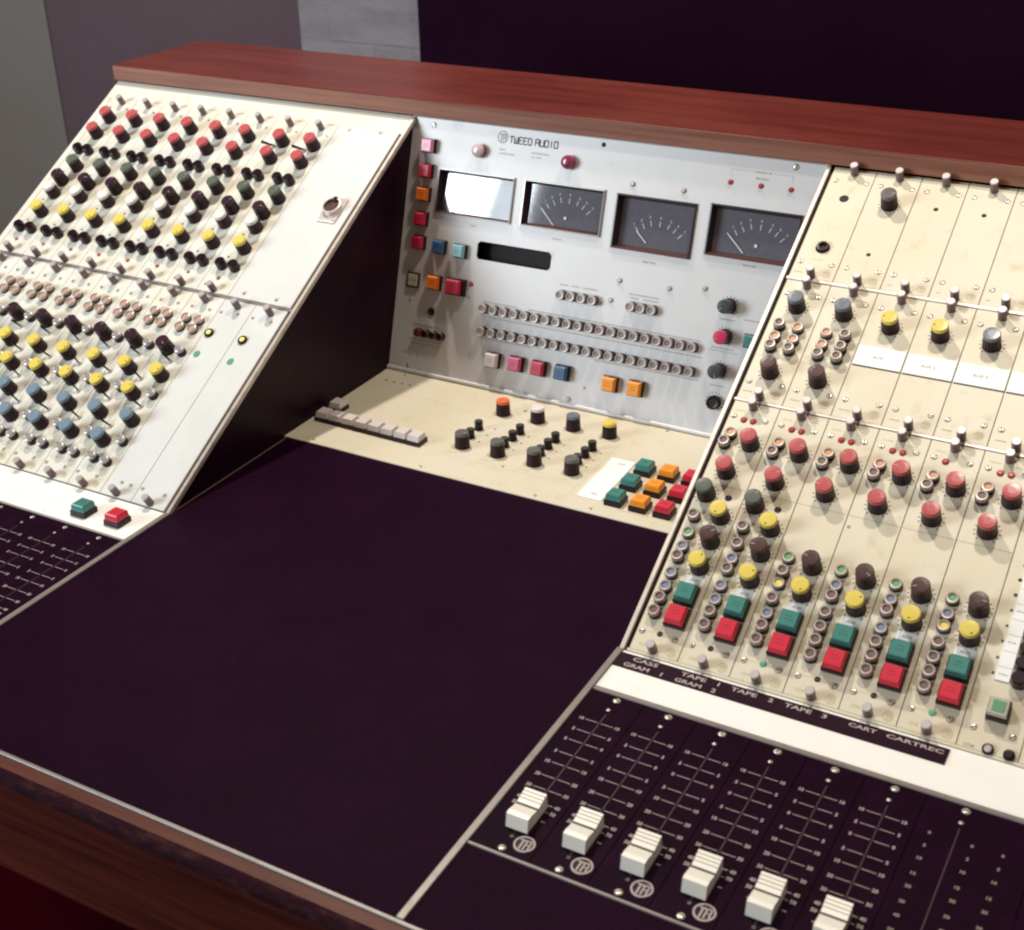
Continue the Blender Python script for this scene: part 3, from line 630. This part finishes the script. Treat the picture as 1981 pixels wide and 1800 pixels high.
b.text('METER', .3110, .3265, .1745, .1762, .0001, 'print_grey'); b.text('METER', .4235, .4385, .1873, .1890, .0001, 'print_grey'); b.text('LEFT', .0905, .1010, .1840, .1856, .0001, 'print_grey'); b.text('RIGHT', .1990, .2110, .1838, .1855, .0001, 'print_grey')
for x0, x1, y in ((.1200, .1650, .1012), (.1800, .3900, .1012), (.1300, .3950, .0840), (.1200, .1900, .0590), (.2700, .3950, .0590), (.216, .226, .1360), (.230, .240, .1360), (.244, .262, .1360), (.300, .336, .1385), (.302, .312, .1345), (.318, .336, .1345),
                  (.0270, .0640, .0600), (.0250, .0700, .0420), (.0300, .0680, .0375), (.004, .018, .0085), (.403, .428, .0980), (.408, .424, .1290), (.434, .458, .1320), (.408, .424, .0575)): dashes(b, x0, x1, y, 'print_grey')
b.rect(.4000, .4330, .0945, .0950, .0001, 'print_grey')
for y in (.1437, .1111, .0741, .0400): b.ticks(.4160, y, .0092, .0108, 'print_dark', n=13)
b.ticks(.0522, .0780, .0068, .0082, 'print_dark', n=17, a0=0, a1=340)
mp = part('meter_panel', b, MM, 'grey metal panel carrying meters, buttons and the maker lettering')
for y, c in zip((.2681, .2395, .2126, .1841, .1565), ('rose', 'crimson', 'orange', 'crimson', 'crimson')): square(mp, c, .0272, y, .88)
square(mp, 'blue', .0559, .1552, .88); square(mp, 'lightblue', .0839, .1541, .88)
square(mp, 'orange', .0545, .1130, .92)
k = MB(); k.box(-.0125, .0125, -.0098, .0098, .0001, .0060, 'black_plastic', c=.0006); k.box(-.0100, .0085, -.0080, .0080, .0060, .0120, 'key_crimson', c=.0012)
for i in range(3): k.line((-.005, .003 - i * .003), (.004, .003 - i * .003), .0006, .01212, 'ink_crimson')
link('red_square_button', k.mesh('red_square_button'), mp, TR((.0835, .1125, 0)))
k = MB(); k.box(-.0086, .0086, -.0092, .0092, .0001, .0030, 'bezel_brown', c=.0005); k.box(-.0064, .0064, -.0068, .0068, .0030, .0042, 'key_grey', c=.0006); k.line((-.0060, 0), (.0060, 0), .0006, .0043, 'bezel_brown')
link('grey_rocker_switch', k.mesh('grey_rocker_switch'), mp, TR((.0237, .1115, 0)))
link('indicator_lamp', MESH['led'], mp, TR((.1016, .1183, 0)))
for x in (.3960, .4293, .4616): link('indicator_lamp', MESH['led_small'], mp, TR((x, .2708, 0)) @ Matrix.Diagonal((1.2, 1.2, 1.3, 1)))
k = MB(); k.lathe(0, 0, [(.0050, .0001, 'dark'), (.0046, .0012, 'dark')], 18); link('rotary_shaft', k.mesh('rotary_shaft'), mp, TR((.0522, .0780, 0)))
k = MB(); k.lathe(0, 0, [(.0078, .0001, 'magenta_lens'), (.0078, .0060, 'magenta_lens'), (.0066, .0092, 'magenta_lens'), (.0030, .0106, 'magenta_lens'), (.0008, .0108, 'magenta_lens')], 28); dm = k.mesh('warning_lamp')
k = MB(); k.lathe(0, 0, [(.0078, .0001, 'magenta_lens'), (.0078, .0060, 'glare_lens'), (.0066, .0092, 'glare_lens'), (.0030, .0106, 'glare_lens'), (.0008, .0108, 'glare_lens')], 28)
link('warning_lamp', k.mesh('warning_lamp'), mp, TR((.0940, .2698, 0)))['label'] = 'red lamp with pale glare painted on its front'
link('warning_lamp', dm, mp, TR((.2080, .2698, 0)))
for j, y in enumerate((.0936, .0671)):
    for i in range(20): push(mp, 'copper' if i == 0 else ('grey' if i < 8 or (j and i < 16) else 'mauve'), .1238 + (j * .0009) + .01366 * i, y)
for i in range(4): push(mp, 'grey', .2200 + .01325 * i, .1246)
for i in range(3): push(mp, 'copper' if i == 0 else 'grey', .3061 + .0125 * i, .1252)
for i in range(4):
    k = None; link('push_button', MESH['p_crimson' if i == 0 else 'p_dim'], mp, TR((.0390 + .0103 * i, .0512, 0)) @ Matrix.Diagonal((.95, .95, .8, 1)))
for x, y, c in ((.1437, .0366, 'white'), (.1742, .0376, 'pink'), (.2039, .0378, 'crimson'), (.2337, .0382, 'blue'), (.2941, .0367, 'amber'), (.3248, .0375, 'amber')): square(mp, c, x, y, .95)
knob(mp, 'charcoal', .4157, .1437, 130); knob(mp, 'crimson', .4163, .1111, 120); knob(mp, 'charcoal', .4159, .0741, 200)
k = MB(); k.lathe(0, 0, [(.0078, .0001, 'black_plastic'), (.0076, .0060, 'black_plastic'), (.0060, .0066, 'black_plastic'), (.0040, .0062, 'dark')], 24); link('jack_socket', k.mesh('jack_socket'), mp, TR((.4160, .0395, 0)))
square(mp, 'teal', .4460, .1110, .8)
b = MB(); b.box(.0006, W - .0006, .0012, .0052, -.002, .0046, 'aluminium', c=.0008); part('panel_edge', b, MM)
b = MB(); b.box(.0006, W - .0006, .2992, .3004, -.002, .0024, 'aluminium', c=.0006); part('panel_edge', b, MM)
# meters: bezel frame > dial, needle, glass
NEEDLE = [((.0620, .2150), (.0800, .1985)), ((.1760, .2160), (.1938, .1988)), ((.2954, .2063), (.3082, .1948)), ((.3984, .2184), (.4186, .2000))]
PIV = [(.0935, .2075), (.2076, .2084), (.3190, .1975), (.4316, .2092)]
for i, (x0, x1, y0, y1, fm) in enumerate(METERS):
    b = MB(); t = .0016; d = -.0088; a0, a1, c0, c1 = x0 + .0050, x1 - .0048, y0 + .0044, y1 - .0046
    rings = [(x0, x1, y0, y1, .0001), (x0, x1, y0, y1, .0022), (x0 + t, x1 - t, y0 + t, y1 - t, .0024), (a0, a1, c0, c1, d)]
    for k in range(3):
        vs = [(p_[0 if j in (0, 3) else 1], p_[2 if j < 2 else 3], p_[4]) for p_ in (rings[k], rings[k + 1]) for j in range(4)]
        for j in range(4):
            m_ = fm if k < 2 else ('bezel_brown' if j == 0 else 'bezel')
            b.add([vs[j], vs[(j + 1) % 4], vs[4 + (j + 1) % 4], vs[4 + j]], [(0, 1, 2, 3)], m_ if not (i > 1 and k < 2) else ('bezel' if j else 'bezel_brown'))
    mo = part('level_meter', b, MM, 'level meter with a bright window reflected in its glass' if i == 0 else None)
    b = MB(); b.box(a0 - .001, a1 + .001, c0 - .001, c1 + .001, d - .004, d, 'dial')
    px, py = PIV[i]; z = d + .0002
    OUT = ((-28, 16), (-20, 21), (-10.5, 25.6), (2, 26), (14.6, 23.5), (23.4, 20), (31.5, 14.5)); INN = ((-22.5, 8), (-15.4, 12.3), (-7.6, 16), (2, 16.3), (11.4, 15.2), (18.3, 12.1), (24.6, 7.2))
    for k, ((ax, ay), (bx_, by)) in enumerate(zip(OUT, INN)):
        ax, ay, bx_, by = px + ax * .001, py + ay * .001, px + bx_ * .001, py + by * .001
        b.line((bx_, by), (bx_ + (ax - bx_) * .62, by + (ay - by) * .62), .0009, z, 'dial_mark'); b.textc(str(k + 1), ax, ay, .0028, z, 'dial_mark')
    link('dial', b.mesh('dial'), mo, I4)
    b = MB(); (p0, q0), (p1, q1) = NEEDLE[i]; b.line((p0, q0), (p1, q1), .0012, d + .0016, 'dial_mark')
    if i != 2: b.disc(px, py, .0018, d + .0018, 'dial_mark', 12)
    link('needle', b.mesh('needle'), mo, I4)
    b = MB(); f = .36; g = [x0 + .0040, x1 - .0038, y0 + .0034, y1 - .0036]; tl = .0016 if i == 0 else .0002; b.add([(g[0], g[2], -.0066 + tl), (g[1], g[2], -.0066 + tl), (g[1], g[3], -.0066 - tl), (g[0], g[3], -.0066 - tl)], [(0, 1, 2, 3)], 'meter_glass'); link('glass', b.mesh('glass'), mo, I4)

# ------------------------------------------------------------------ the room behind
def struct(name, b): o = link(name, b.mesh(name)); o['kind'] = 'structure'; return o
b = MB(); b.box(-4.2, 3.0, 1.26, 1.36, -.72, 2.6, 'wall_mauve'); struct('wall', b)
b = MB(); b.box(-4.2, -1.413, 1.257, 1.2595, -.72, 2.6, 'wall_grey'); struct('wall', b)
b = MB(); b.box(-5.0, 3.4, -3.6, 1.40, -.76, -.72, 'carpet'); struct('floor', b)
b = MB(); b.box(-.7115, -.4405, 1.2036, 1.258, -.72, 2.2, 'board_grey', bottom=True)
for k in range(9):      # courses of painted brick standing a little proud of the joints
    z0 = -.10 + .075 * k; off = .11 if k % 2 else 0
    for x0, x1 in ((-.7112 , -.6480 + off * .9), (-.6462 + off * .9, -.4408)):
        b.box(x0, x1, 1.2025 + random.uniform(0, .0012), 1.2036, z0, z0 + .0728, 'board_grey', bottom=True)
o = link('brick_pier', b.mesh('brick_pier'))
o['label'] = 'pale grey painted brick pier against the mauve wall behind the console'; o['category'] = 'pier'
b = MB(); b.box(-.4400, 2.9, 1.18, 1.225, -.72, 2.4, 'black_cloth', bottom=True); o = link('black_screen', b.mesh('black_screen'))
o['label'] = 'large plain black screen standing behind the right half of the console'; o['category'] = 'screen'
